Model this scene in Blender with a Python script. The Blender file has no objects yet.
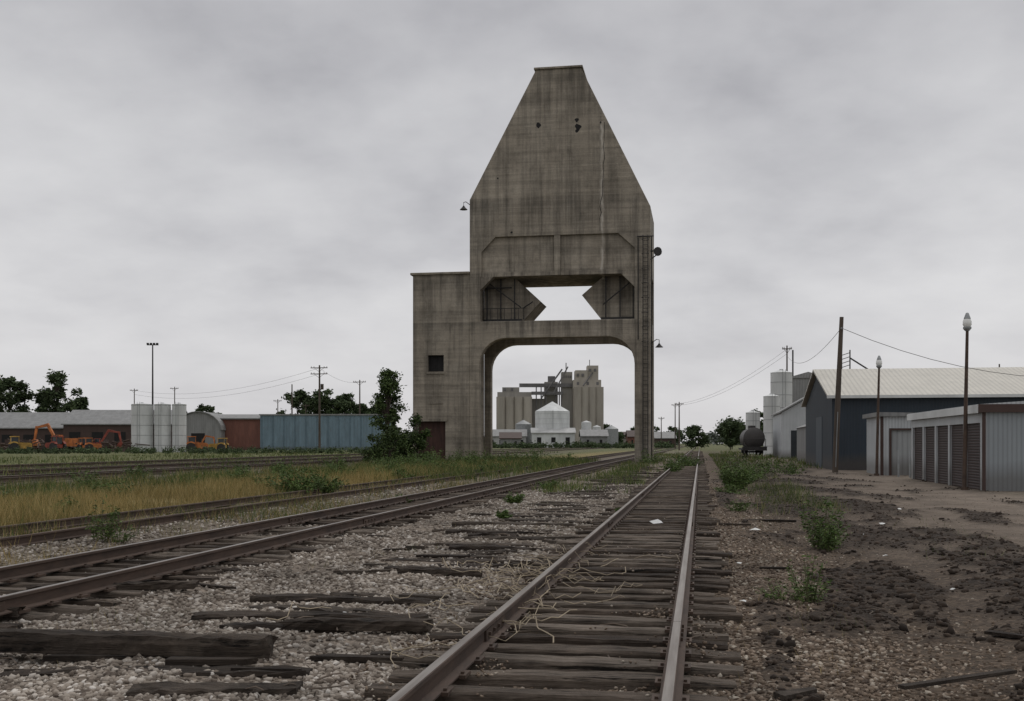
import bpy, bmesh, math, random
import numpy as np
from mathutils import Vector, Matrix, noise as mn
random.seed(7); rng=np.random.default_rng(11)
A=math.atan(0.171); CA,SA=math.cos(A),math.sin(A)
scene=bpy.context.scene
COL=scene.collection

# ------------------------------------------------------------ node helpers
def new_mat(name):
    m=bpy.data.materials.new(name); m.use_nodes=True
    nt=m.node_tree; b=nt.nodes['Principled BSDF']
    return m,nt,b
def N(nt,t,**kw):
    n=nt.nodes.new(t)
    for k,v in kw.items(): setattr(n,k,v)
    return n
def L(nt,a,b): nt.links.new(a,b)
def ramp(nt,fac,stops,interp='LINEAR'):
    r=nt.nodes.new('ShaderNodeValToRGB'); cr=r.color_ramp; cr.interpolation=interp
    while len(cr.elements)<len(stops): cr.elements.new(0.5)
    for e,(p,c) in zip(cr.elements,stops):
        e.position=p
        if not hasattr(c,'__len__'): c=(c,c,c)
        e.color=(*c,1)
    L(nt,fac,r.inputs[0]); return r.outputs[0]
def noise(nt,vec,scale,detail=5,rough=0.6):
    n=N(nt,'ShaderNodeTexNoise'); n.inputs['Scale'].default_value=scale
    n.inputs['Detail'].default_value=detail; n.inputs['Roughness'].default_value=rough
    L(nt,vec,n.inputs['Vector']); return n.outputs['Fac']
def mapping(nt,vec,scale):
    m=N(nt,'ShaderNodeMapping'); m.inputs['Scale'].default_value=scale
    L(nt,vec,m.inputs['Vector']); return m.outputs[0]
def mixc(nt,fac,a,b,mode='MIX'):
    m=N(nt,'ShaderNodeMix',data_type='RGBA',blend_type=mode)
    for s,v in ((0,fac),(6,a),(7,b)):
        if hasattr(v,'links'): L(nt,v,m.inputs[s])
        else:
            m.inputs[s].default_value = v if s==0 else (*v,1)
    return m.outputs[2]
def math_(nt,op,a,b=None,clamp=False):
    m=N(nt,'ShaderNodeMath',operation=op,use_clamp=clamp)
    for i,v in enumerate((a,b)):
        if v is None: continue
        if hasattr(v,'links'): L(nt,v,m.inputs[i])
        else: m.inputs[i].default_value=v
    return m.outputs[0]
def bump(nt,b,h,strength=0.4,dist=0.02):
    n=N(nt,'ShaderNodeBump'); n.inputs['Strength'].default_value=strength
    n.inputs['Distance'].default_value=dist
    L(nt,h,n.inputs['Height']); L(nt,n.outputs[0],b.inputs['Normal'])
def objco(nt): return N(nt,'ShaderNodeTexCoord').outputs['Object']

def simple(name,c,rough=0.8,var=0.35,scale=2.0,metal=0.0,stretch=(1,1,1),bmp=0.2,bd=0.01):
    m,nt,b=new_mat(name); co=mapping(nt,objco(nt),stretch)
    f=noise(nt,co,scale,6,0.65)
    lo=tuple(x*(1-var) for x in c); hi=tuple(min(1,x*(1+var)) for x in c)
    L(nt,ramp(nt,f,[(0.3,lo),(0.7,hi)]),b.inputs['Base Color'])
    b.inputs['Roughness'].default_value=rough; b.inputs['Metallic'].default_value=metal
    if bmp: bump(nt,b,noise(nt,co,scale*8,4),bmp,bd)
    return m
def island(name,stops,rough=0.9,scale=0.6,nvar=0.4):
    m,nt,b=new_mat(name)
    g=N(nt,'ShaderNodeNewGeometry')
    c=ramp(nt,g.outputs['Random Per Island'],stops)
    f=noise(nt,objco(nt),scale,3)
    c2=mixc(nt,1.0,c,ramp(nt,f,[(0.3,1-nvar),(0.7,1+nvar*0.5)]),'MULTIPLY')
    L(nt,c2,b.inputs['Base Color']); b.inputs['Roughness'].default_value=rough
    b.inputs['Specular IOR Level'].default_value=0.25
    return m
def siding(name,c,period=0.3,rough=0.5,var=0.2,roof=False,rust=0.0,seam=0.25):
    m,nt,b=new_mat(name); co=objco(nt)
    s=N(nt,'ShaderNodeSeparateXYZ'); L(nt,co,s.inputs[0])
    x=math_(nt,'ADD',s.outputs[0],0 if roof else s.outputs[1])
    w=math_(nt,'SINE',math_(nt,'MULTIPLY',x,6.283/period))
    w=math_(nt,'POWER',math_(nt,'ABSOLUTE',w),6.0)
    f=noise(nt,mapping(nt,co,(1,1,0.25)),0.9,7,0.7)
    lo=tuple(v*(1-var) for v in c); hi=tuple(min(1,v*(1+var)) for v in c)
    col=ramp(nt,f,[(0.3,lo),(0.7,hi)])
    col=mixc(nt,math_(nt,'MULTIPLY',w,seam),col,(0.06,0.06,0.06))
    gr=math_(nt,'SUBTRACT',1.0,math_(nt,'MULTIPLY',math_(nt,'ADD',s.outputs[2],math_(nt,'MULTIPLY',f,-0.8)),1.6),True)
    col=mixc(nt,math_(nt,'MULTIPLY',gr,0.0 if roof else 0.55),col,(0.07,0.055,0.042))
    if rust:
        rf=ramp(nt,noise(nt,mapping(nt,co,(1,1,0.3)),1.7,8,0.75),[(0.55,0.0),(0.72,rust)])
        col=mixc(nt,rf,col,(0.16,0.08,0.045))
    L(nt,col,b.inputs['Base Color']); b.inputs['Roughness'].default_value=rough
    bump(nt,b,w,0.5,0.02); return m

# ------------------------------------------------------------ mesh helpers
class MB:
    def __init__(s): s.v=[]; s.f=[]
    def add(s,vs,fs):
        o=len(s.v); s.v+= [tuple(v) for v in vs]; s.f+=[tuple(i+o for i in f) for f in fs]; return s
    def box(s,x0,x1,y0,y1,z0,z1):
        return s.add([(x0,y0,z0),(x1,y0,z0),(x1,y1,z0),(x0,y1,z0),(x0,y0,z1),(x1,y0,z1),(x1,y1,z1),(x0,y1,z1)],
          [(0,3,2,1),(4,5,6,7),(0,1,5,4),(1,2,6,5),(2,3,7,6),(3,0,4,7)])
    def prism(s,poly,y0,y1):
        n=len(poly); vs=[(x,y0,z) for x,z in poly]+[(x,y1,z) for x,z in poly]
        fs=[tuple(range(n)),tuple(range(2*n-1,n-1,-1))]+[(i,i+n,(i+1)%n+n,(i+1)%n) for i in range(n)]
        return s.add(vs,fs)
    def prismx(s,poly,x0,x1):
        n=len(poly); vs=[(x0,y,z) for y,z in poly]+[(x1,y,z) for y,z in poly]
        fs=[tuple(range(n)),tuple(range(2*n-1,n-1,-1))]+[(i,i+n,(i+1)%n+n,(i+1)%n) for i in range(n)]
        return s.add(vs,fs)
    def tube(s,pts,rad,n=8,cap=True):
        pts=[Vector(p) for p in pts]
        if not hasattr(rad,'__len__'): rad=[rad]*len(pts)
        rings=[]
        for i,p in enumerate(pts):
            d=(pts[min(i+1,len(pts)-1)]-pts[max(i-1,0)]).normalized()
            up=Vector((0,0,1)) if abs(d.z)<0.9 else Vector((1,0,0))
            a=d.cross(up).normalized(); b=d.cross(a)
            rings.append([p+(a*math.cos(t)+b*math.sin(t))*rad[i] for t in [6.28318*k/n for k in range(n)]])
        vs=[v for r in rings for v in r]; fs=[]
        for i in range(len(pts)-1):
            for k in range(n):
                fs.append((i*n+k,i*n+(k+1)%n,(i+1)*n+(k+1)%n,(i+1)*n+k))
        if cap: fs+= [tuple(range(n-1,-1,-1)),tuple((len(pts)-1)*n+k for k in range(n))]
        return s.add(vs,fs)
    def wall(s,x0,x1,z0,z1,y0,y1,ops):
        xs=sorted({x0,x1,*[o[0] for o in ops],*[o[1] for o in ops]}); zs=sorted({z0,z1,*[o[2] for o in ops],*[o[3] for o in ops]})
        def solid(i,j):
            if i<0 or j<0 or i>=len(xs)-1 or j>=len(zs)-1: return False
            cx=(xs[i]+xs[i+1])/2; cz=(zs[j]+zs[j+1])/2
            return not any(o[0]<cx<o[1] and o[2]<cz<o[3] for o in ops)
        for i in range(len(xs)-1):
            for j in range(len(zs)-1):
                if not solid(i,j): continue
                a,b,c,d=xs[i],xs[i+1],zs[j],zs[j+1]
                vs=[(a,y0,c),(b,y0,c),(b,y1,c),(a,y1,c),(a,y0,d),(b,y0,d),(b,y1,d),(a,y1,d)]
                fs=[(0,1,5,4),(2,3,7,6)]
                if not solid(i-1,j): fs.append((3,0,4,7))
                if not solid(i+1,j): fs.append((1,2,6,5))
                if not solid(i,j-1): fs.append((0,3,2,1))
                if not solid(i,j+1): fs.append((4,5,6,7))
                s.add(vs,fs)
        return s
    def obj(s,name,mat,parent=None,smooth=False,bevel=0,loc=None,rot=None):
        me=bpy.data.meshes.new(name); me.from_pydata(s.v,[],s.f)
        bm=bmesh.new(); bm.from_mesh(me)
        if len(s.v)<4000 and not bevel==-1: bmesh.ops.remove_doubles(bm,verts=bm.verts,dist=1e-5)
        bmesh.ops.recalc_face_normals(bm,faces=bm.faces); bm.to_mesh(me); bm.free()
        o=bpy.data.objects.new(name,me); COL.objects.link(o); me.materials.append(mat)
        if smooth:
            for p in me.polygons: p.use_smooth=True
            try: me.set_sharp_from_angle(angle=math.radians(40))
            except Exception: pass
        if parent: o.parent=parent
        if loc: o.location=loc
        if rot is not None: o.rotation_euler=(0,0,rot)
        if bevel>0:
            m=o.modifiers.new('b','BEVEL'); m.width=bevel; m.segments=2; m.limit_method='ANGLE'
        return o
def empty(name,loc=(0,0,0),rz=0.0):
    e=bpy.data.objects.new(name,None); COL.objects.link(e); e.location=loc; e.rotation_euler=(0,0,rz); e.empty_display_size=0.5; return e
def np_mesh(name,V,F,mat,parent=None):
    V=np.asarray(V,dtype=np.float32).reshape(-1,3); F=np.asarray(F,dtype=np.int32); k=F.shape[1]
    me=bpy.data.meshes.new(name); me.vertices.add(len(V)); me.vertices.foreach_set('co',V.ravel())
    me.loops.add(F.size); me.loops.foreach_set('vertex_index',F.ravel())
    me.polygons.add(len(F)); me.polygons.foreach_set('loop_start',np.arange(0,F.size,k,dtype=np.int32))
    me.update(calc_edges=True); me.validate()
    o=bpy.data.objects.new(name,me); COL.objects.link(o); me.materials.append(mat)
    if parent: o.parent=parent
    return o

# ------------------------------------------------------------ materials
def concrete():
    m,nt,b=new_mat('weathered_concrete'); co=objco(nt)
    s=N(nt,'ShaderNodeSeparateXYZ'); L(nt,co,s.inputs[0])
    big=noise(nt,co,0.2,8,0.68)
    blot=noise(nt,mapping(nt,co,(1,1,0.6)),0.75,8,0.72)
    streak=noise(nt,mapping(nt,co,(1.5,1.5,0.07)),1.0,8,0.72)
    boards=noise(nt,mapping(nt,co,(0.12,0.12,4.2)),1.0,4,0.75)
    pour=noise(nt,mapping(nt,co,(0.02,0.02,0.8)),1.0,3,0.6)
    fine=noise(nt,co,6,8,0.75)
    c=ramp(nt,big,[(0.3,(0.195,0.168,0.132)),(0.5,(0.272,0.238,0.190)),(0.7,(0.345,0.308,0.252))])
    c=mixc(nt,1.0,c,ramp(nt,blot,[(0.32,0.66),(0.5,1.0),(0.68,1.12)]),'MULTIPLY')
    c=mixc(nt,1.0,c,ramp(nt,streak,[(0.32,0.5),(0.52,1.02),(0.7,1.14)]),'MULTIPLY')
    c=mixc(nt,1.0,c,ramp(nt,boards,[(0.35,0.80),(0.6,1.07)]),'MULTIPLY')
    c=mixc(nt,1.0,c,ramp(nt,pour,[(0.38,0.80),(0.55,1.05)]),'MULTIPLY')
    c=mixc(nt,1.0,c,ramp(nt,fine,[(0.3,0.85),(0.65,1.1)]),'MULTIPLY')
    def band(z0,wd,amt):
        t=math_(nt,'DIVIDE',math_(nt,'SUBTRACT',z0,s.outputs[2]),wd)
        ins=math_(nt,'MULTIPLY',math_(nt,'GREATER_THAN',t,0.0),math_(nt,'SUBTRACT',1.0,t,True))
        return math_(nt,'MULTIPLY',math_(nt,'MULTIPLY',ins,ramp(nt,streak,[(0.40,1.0),(0.58,0.15)])),amt)
    for z0,wd,amt in((33.1,5,.55),(22.3,4.5,.4),(16.0,4,.5),(11.9,1.4,.5)):
        c=mixc(nt,band(z0,wd,amt),c,(0.045,0.04,0.035))
    x=math_(nt,'ABSOLUTE',math_(nt,'SUBTRACT',math_(nt,'ADD',s.outputs[0],math_(nt,'MULTIPLY',noise(nt,mapping(nt,co,(1,1,0.7)),1.2,3),0.5)),3.85))
    lime=math_(nt,'SUBTRACT',1.0,math_(nt,'MULTIPLY',x,5.0),True)
    lime=math_(nt,'MULTIPLY',lime,ramp(nt,noise(nt,mapping(nt,co,(2,2,0.5)),1.5,5),[(0.36,0.0),(0.56,0.85)]))
    zz=math_(nt,'MULTIPLY',math_(nt,'GREATER_THAN',s.outputs[2],15.5),math_(nt,'LESS_THAN',s.outputs[2],28.4))
    c=mixc(nt,math_(nt,'MULTIPLY',lime,zz),c,(0.50,0.46,0.40))
    L(nt,c,b.inputs['Base Color']); b.inputs['Roughness'].default_value=0.92
    h=math_(nt,'ADD',math_(nt,'MULTIPLY',boards,1.0),math_(nt,'MULTIPLY',fine,0.6))
    bump(nt,b,h,0.6,0.05); return m
M_CON=concrete()
M_DARK=simple('dark_void',(0.012,0.011,0.011),0.9,0.3,1,bmp=0)
M_RUST=simple('rusty_steel',(0.07,0.045,0.032),0.75,0.5,3,0.2)
M_STEELDK=simple('dark_iron',(0.03,0.028,0.027),0.7,0.4,3,0.2)
M_STEELFAR=simple('haze_pale_iron',(0.13,0.125,0.125),0.8,0.3,.3,bmp=0)  # iron lightened to grey: distance haze is put into the colour
M_WOODPOLE=simple('weathered_pole_wood',(0.075,0.058,0.045),0.9,0.5,3,0,(1,1,0.1),0.4)
M_GALV=simple('galvanised_steel',(0.26,0.27,0.27),0.55,0.2,2,0.3)
M_WHITE=simple('white_paint',(0.56,0.57,0.56),0.6,0.2,0.4,stretch=(1,1,0.3))
M_OFFW=simple('grimy_white_wall',(0.38,0.38,0.37),0.7,0.3,0.25,stretch=(1,1,0.3),bmp=0)
M_WHITE2=siding('white_metal_siding',(0.47,0.49,0.50),0.3,0.5,0.14)
M_ROOFT=siding('tan_metal_roof',(0.40,0.375,0.315),0.6,0.45,0.14,True)
M_BLUE=siding('dark_blue_siding',(0.016,0.026,0.038),0.35,0.65,0.2,seam=.12)
M_PALE=siding('pale_blue_grey_siding',(0.26,0.285,0.30),0.3,0.5,0.1)
M_BROWN=simple('brown_trim',(0.05,0.026,0.02),0.6,0.2,1)
M_TEAL=siding('faded_teal_siding',(0.14,0.205,0.245),1.4,0.7,0.25,rust=0.3,seam=.12)
M_BRICKRED=siding('rust_red_siding',(0.17,0.07,0.05),1.2,0.8,0.3,seam=.12)
M_GREYROOF=siding('grey_metal_roof',(0.22,0.22,0.215),0.8,0.6,0.25,rust=0.3)
M_ORANGE=simple('orange_machine_paint',(0.42,0.13,0.03),0.6,0.5,1.0)
M_YEL=simple('yellow_machine_paint',(0.42,0.25,0.05),0.6,0.5,1.0)
M_RED=simple('faded_red_paint',(0.25,0.05,0.03),0.6,0.5,1.0)
M_BARK=simple('bark',(0.06,0.045,0.035),0.95,0.4,6,0,(1,1,0.2),0.5)
M_GLASS=simple('dirty_glass',(0.03,0.035,0.04),0.15,0.2,1,bmp=0)
M_LAMP=simple('lamp_glass',(0.75,0.75,0.72),0.2,0.05,1,bmp=0)
M_ELEV=simple('elevator_concrete',(0.34,0.31,0.265),0.9,0.25,0.14,stretch=(1,1,0.25),bmp=0)  # distance mist mixed into the concrete colour, pale and low in saturation
M_ELEV2=simple('elevator_grey_concrete',(0.25,0.235,0.21),0.9,0.25,0.2,stretch=(1,1,0.25),bmp=0)  # greyer block tone, also with mist painted into the colour
def tie_mat(name,k):
    m,nt,b=new_mat(name); co=objco(nt)
    g=N(nt,'ShaderNodeNewGeometry')
    c=ramp(nt,g.outputs['Random Per Island'],[(0,(0.045*k,0.033*k,0.025*k)),(0.5,(0.09*k,0.069*k,0.053*k)),(1,(0.17*k,0.14*k,0.113*k))])
    gr=noise(nt,mapping(nt,co,(1.2,30,30)),1.0,8,0.78)
    ck=noise(nt,mapping(nt,co,(0.8,16,16)),1.0,6,0.7)
    c=mixc(nt,1.0,c,ramp(nt,gr,[(0.32,0.3),(0.5,0.95),(0.7,1.45)]),'MULTIPLY')
    c=mixc(nt,1.0,c,ramp(nt,ck,[(0.36,0.12),(0.43,1.0)]),'MULTIPLY')
    bl=noise(nt,co,2.1,6,0.75); c=mixc(nt,ramp(nt,bl,[(0.54,0.0),(0.66,0.6)]),c,(0.12,0.096,0.075))
    bl2=noise(nt,co,1.3,5,0.7); c=mixc(nt,1.0,c,ramp(nt,bl2,[(0.35,0.55),(0.65,1.25)]),'MULTIPLY')
    L(nt,c,b.inputs['Base Color']); b.inputs['Roughness'].default_value=0.9
    b.inputs['Specular IOR Level'].default_value=0.25
    bump(nt,b,math_(nt,'ADD',gr,ck),1.0,0.035); return m
M_TIE=tie_mat('old_tie_wood',1.2); M_TIE2=tie_mat('buried_tie_wood',0.7)
def rail_mat():
    m,nt,b=new_mat('rail_steel'); co=objco(nt)
    g=N(nt,'ShaderNodeNewGeometry'); s=N(nt,'ShaderNodeSeparateXYZ'); L(nt,g.outputs['Normal'],s.inputs[0])
    so=N(nt,'ShaderNodeSeparateXYZ'); L(nt,co,so.inputs[0])
    top=math_(nt,'MULTIPLY',math_(nt,'GREATER_THAN',s.outputs[2],0.8),math_(nt,'GREATER_THAN',so.outputs[2],0.212))
    f=noise(nt,mapping(nt,co,(4,0.8,4)),2.0,6,0.7)
    c=ramp(nt,f,[(0.3,(0.034,0.022,0.016)),(0.7,(0.095,0.06,0.043))])
    f2=noise(nt,mapping(nt,co,(10,0.5,4)),1.5,5,0.6)
    ct=ramp(nt,f2,[(0.3,(0.13,0.108,0.092)),(0.7,(0.29,0.265,0.24))])
    L(nt,mixc(nt,top,c,ct),b.inputs['Base Color'])
    L(nt,math_(nt,'MULTIPLY',top,0.6),b.inputs['Metallic'])
    L(nt,math_(nt,'SUBTRACT',0.85,math_(nt,'MULTIPLY',top,0.40)),b.inputs['Roughness'])
    bump(nt,b,noise(nt,co,30,4),0.3,0.003); return m
M_RAIL=rail_mat()
M_GRAVEL=island('crushed_stone',[(0,(0.08,0.063,0.05)),(0.25,(0.18,0.147,0.118)),(0.6,(0.30,0.258,0.215)),(0.88,(0.41,0.365,0.315)),(1,(0.56,0.52,0.47))],0.9,0.5,0.45)
M_GRAVELB=island('brown_stone',[(0,(0.055,0.038,0.027)),(0.4,(0.15,0.11,0.078)),(0.8,(0.27,0.21,0.16)),(1,(0.45,0.40,0.33))],0.9,0.5,0.4)
M_CLOD=island('soil_clod',[(0,(0.022,0.016,0.012)),(0.6,(0.042,0.030,0.022)),(1,(0.075,0.055,0.041))],0.95,0.8,0.3)
M_LEAF=island('tree_leaf',[(0,(0.025,0.045,0.013)),(0.5,(0.052,0.083,0.023)),(1,(0.10,0.14,0.042))],0.7,0.5,0.4)
M_WEED=island('weed_leaf',[(0,(0.04,0.07,0.016)),(0.5,(0.078,0.128,0.030)),(1,(0.14,0.195,0.055))],0.7,0.4,0.4)
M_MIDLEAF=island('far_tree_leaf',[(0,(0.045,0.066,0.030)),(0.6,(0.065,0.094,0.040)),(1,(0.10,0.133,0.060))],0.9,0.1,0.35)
M_FARLEAF=island('distant_leaf',[(0,(0.085,0.10,0.085)),(1,(0.13,0.15,0.12))],0.9,0.05,0.3)  # leaf green washed towards grey, aerial haze painted into the colour
M_DRY=island('dry_grass_blade',[(0,(0.12,0.11,0.035)),(0.3,(0.25,0.19,0.07)),(0.7,(0.40,0.30,0.12)),(1,(0.50,0.40,0.20))],0.9,0.25,0.4)
M_GRASS=island('green_grass_blade',[(0,(0.045,0.07,0.018)),(0.5,(0.09,0.13,0.036)),(0.85,(0.17,0.19,0.065)),(1,(0.32,0.26,0.12))],0.9,0.2,0.4)

# ------------------------------------------------------------ ground
def mudf(x,y):
    u=x-0.171*y
    if u<0.5 or u>14 or y>140 or y<2: return 0.0
    n=mn.fractal(Vector((u*0.75,y*0.22,3.1)),1.0,2.0,5)*1.1+mn.fractal(Vector((u*2.6,y*1.5,7.7)),1.0,2.0,4)*0.45
    e=max(0,min(1,(u-1.2)/1.2))*max(0,min(1,(7.5-u)/3.2))
    return max(0.0,min(1.0,(n+0.15)*2.2+e*1.35-0.95))
def mud(xs,ys):
    return np.array([mudf(float(a),float(b)) for a,b in zip(np.ravel(xs),np.ravel(ys))])
def gh(x,y,m=0.0):
    x=np.asarray(x,float); y=np.asarray(y,float); u=x-0.171*y
    h=0.35*np.sin(x*1.9+0.7*y)+0.3*np.sin(2.7*y-1.3*x+1)+0.25*np.sin(5.1*x+1.7)*np.sin(4.3*y)+0.2*np.sin(9.3*x+3*y)*np.sin(8.1*y-2*x)
    amp=0.018+0.018*np.clip((u-1.8)/1.5,0,1)*np.clip((6.5-u)/2,0,1)+0.02*np.clip((-u-9)/3,0,1)
    fade=np.clip(1-(np.hypot(x,y)-60)/60,0,1)
    ditch=-0.09*np.exp(-((u-2.0)/0.9)**2)-0.06*np.exp(-((u+5.2)/0.55)**2)-0.12*np.exp(-((u+9.6)/0.6)**2)
    ditch=ditch-0.042*np.exp(-((u+0.947)/1.35)**4)-0.035*np.exp(-((u+7.265)/1.35)**4)
    return (h*amp+ditch+m*0.05)*fade
def axis(dense0,dense1,step,lo,hi,g=1.12):
    a=list(np.arange(dense0,dense1,step)); s=step; p=a[-1]
    while p<hi: s*=g; p+=s; a.append(min(p,hi))
    s=step; p=a[0]; b=[]
    while p>lo: s*=g; p-=s; b.append(max(p,lo))
    return np.array(b[::-1]+a)
gx=axis(-12,12,0.09,-3500,3500,1.1); gy=axis(3,30,0.09,-200,5000,1.06)
X,Y=np.meshgrid(gx,gy); MU=mud(X,Y); V=np.stack([X,Y,gh(X,Y,MU.reshape(X.shape))],-1).reshape(-1,3)
lump=np.array([mn.fractal(Vector((float(p[0])*5,float(p[1])*5,0)),1,2,3) if m_>0.02 else 0.0 for p,m_ in zip(V,MU)])
V[:,2]+=np.clip(lump,-.6,1)*MU*0.04*np.clip(1-(V[:,1]-30)/40,0,1)
nx,ny=len(gx),len(gy); i=np.arange(nx-1)[None,:]+np.arange(ny-1)[:,None]*nx
F=np.stack([i,i+1,i+1+nx,i+nx],-1).reshape(-1,4)
def ground_mat():
    m,nt,b=new_mat('ground_soil_and_gravel'); co=objco(nt)
    s=N(nt,'ShaderNodeSeparateXYZ'); L(nt,co,s.inputs[0])
    u=math_(nt,'SUBTRACT',s.outputs[0],math_(nt,'MULTIPLY',s.outputs[1],0.171))
    wob=math_(nt,'MULTIPLY',math_(nt,'SUBTRACT',noise(nt,mapping(nt,co,(1,0.45,1)),0.55,6,0.65),0.5),4.5)
    u2=math_(nt,'ADD',u,wob)
    t=math_(nt,'DIVIDE',math_(nt,'ADD',u2,60),80,True)
    P=lambda v:(v+60)/80
    gr=(0.185,0.152,0.122); br=(0.115,0.086,0.063); lot=(0.145,0.115,0.09)
    yard=(0.13,0.11,0.085); grs=(0.12,0.125,0.05); dry=(0.24,0.19,0.085)
    c=ramp(nt,t,[(P(-58),grs),(P(-44),grs),(P(-38),yard),(P(-24),yard),(P(-20),grs),(P(-17),dry),(P(-13.5),dry),(P(-12.2),(0.11,0.095,0.06)),
        (P(-8.8),gr),(P(-2),gr),(P(0.6),br),(P(1.8),(0.09,0.067,0.048)),(P(2.6),(0.088,0.066,0.049)),(P(5.0),lot),(P(9),(0.20,0.163,0.13)),(P(18),(0.16,0.15,0.09))])
    far=math_(nt,'DIVIDE',math_(nt,'SUBTRACT',s.outputs[1],130),150,True)
    c=mixc(nt,far,c,(0.13,0.135,0.065))
    at=N(nt,'ShaderNodeAttribute'); at.attribute_name='mud'
    mf=math_(nt,'MULTIPLY',at.outputs['Fac'],ramp(nt,noise(nt,co,3.0,6,0.7),[(0.3,0.55),(0.55,1.0)]))
    c=mixc(nt,mf,c,(0.038,0.028,0.021))
    patch=noise(nt,co,0.9,8,0.72)
    c=mixc(nt,1.0,c,ramp(nt,patch,[(0.3,0.55),(0.5,0.95),(0.7,1.3)]),'MULTIPLY')
    v=N(nt,'ShaderNodeTexVoronoi'); v.inputs['Scale'].default_value=22; L(nt,co,v.inputs['Vector'])
    sp=N(nt,'ShaderNodeSeparateColor'); L(nt,v.outputs['Color'],sp.inputs[0])
    vv=ramp(nt,sp.outputs[0],[(0,0.6),(0.7,1.1),(1,1.6)])
    lotm=math_(nt,'DIVIDE',math_(nt,'SUBTRACT',u,2.0),3.0,True)
    c=mixc(nt,math_(nt,'SUBTRACT',1.0,math_(nt,'MULTIPLY',lotm,0.75)),c,mixc(nt,1.0,c,vv,'MULTIPLY'))
    L(nt,c,b.inputs['Base Color']); b.inputs['Roughness'].default_value=0.95
    b.inputs['Specular IOR Level'].default_value=0.2
    h=math_(nt,'ADD',math_(nt,'MULTIPLY',v.outputs['Distance'],-0.8),noise(nt,co,9,8,0.7))
    bump(nt,b,h,0.9,0.035); return m
g=np_mesh('ground',V,F,ground_mat())
at=g.data.attributes.new('mud','FLOAT','POINT'); at.data.foreach_set('value',MU.astype(np.float32))
g.data.polygons.foreach_set('use_smooth',[True]*len(g.data.polygons))

# ------------------------------------------------------------ stones
def icos():
    bm=bmesh.new(); bmesh.ops.create_icosphere(bm,subdivisions=1,radius=1)
    v=np.array([x.co[:] for x in bm.verts]); f=np.array([[q.index for q in p.verts] for p in bm.faces]); bm.free(); return v,f
IV,IF=icos()
def scatter(name,P,size,mat,flat=0.65,sink=0.15,m=0.0,lift=0.0):
    n=len(P); jit=1+rng.uniform(-0.38,0.38,(n,len(IV),1))
    V=IV[None]*jit*np.stack([rng.uniform(0.7,1.3,n),rng.uniform(0.7,1.2,n),rng.uniform(0.5,0.9,n)*flat/0.65],-1)[:,None,:]
    th=rng.uniform(0,6.28,n); c,s=np.cos(th),np.sin(th); ti=rng.normal(0,0.4,n)
    x,y,z=V[...,0],V[...,1],V[...,2]
    y,z=y*np.cos(ti)[:,None]-z*np.sin(ti)[:,None], y*np.sin(ti)[:,None]+z*np.cos(ti)[:,None]
    x,y=x*c[:,None]-y*s[:,None], x*s[:,None]+y*c[:,None]
    V=np.stack([x,y,z],-1)*size[:,None,None]
    Z=(gh(P[:,0],P[:,1],m) if lift==0 else lift)+size*sink
    V+=np.stack([P[:,0],P[:,1],Z+np.zeros(n)],-1)[:,None,:]
    F=(IF[None]+np.arange(n)[:,None,None]*len(IV)).reshape(-1,3)
    return np_mesh(name,V.reshape(-1,3),F,mat)
def persp_pts(n,y0,y1,slope_l,slope_r,pad=1.5):
    y=y0*(y1/y0)**rng.random(n); x=(slope_l*y-pad)+rng.random(n)*((slope_r-slope_l)*y+2*pad); return np.stack([x,y],-1)
P=persp_pts(150000,5.0,45,-0.56,0.30)
u=P[:,0]-0.171*P[:,1]+rng.normal(0,0.35,len(P))
k1=(u>-11.5)&(u<-1.6); k2=(u>=-1.6)&(u<1.6)
pn=np.sin(P[:,0]*1.3+1)*np.sin(P[:,1]*0.9)+0.4*np.sin(P[:,0]*3.1+P[:,1]*2.2)
Pa=P[k1&((pn>-0.55)|(rng.random(len(P))<0.35))]; scatter('gravel',Pa,rng.uniform(0.010,0.030,len(Pa))*(1+0.015*Pa[:,1]),M_GRAVEL)
Pb=P[k2&(rng.random(len(P))<0.8)]; scatter('gravel',Pb,rng.uniform(0.010,0.024,len(Pb))*(1+0.012*Pb[:,1]),M_GRAVELB)
P=persp_pts(22000,5.2,30,-0.2,0.3,1.0); u=P[:,0]-0.171*P[:,1]
pn=np.array([mn.fractal(Vector((float(a)*1.6,float(b)*1.1,1.0)),1,2,4) for a,b in P])
k=(u>-2.4)&(u<.5)&(pn+0.2*np.abs(u+.947)-0.2+rng.normal(0,.12,len(P))>0.28)
Pt=P[k]; scatter('gravel',Pt,rng.uniform(0.007,0.017,len(Pt)),M_GRAVELB,sink=.3,lift=.052)
P=persp_pts(110000,4.8,60,0.0,0.62); u=P[:,0]-0.171*P[:,1]; MM=mud(P[:,0],P[:,1])
k=(rng.random(len(P))<MM**1.3*0.75)
Pc=P[k]; sz=rng.uniform(0.008,0.028,len(Pc))*(1+1.1*(rng.random(len(Pc))<0.12)); scatter('soil_clods',Pc,sz,M_CLOD,m=MM[k]*.9)
k=(u>1.2)&(u<9)&(rng.random(len(P))<np.where(u<2.6,.4,.08))&(MM<.7)
Pd=P[k]; scatter('pebbles',Pd,rng.uniform(0.005,0.018,len(Pd)),M_GRAVELB)

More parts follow.
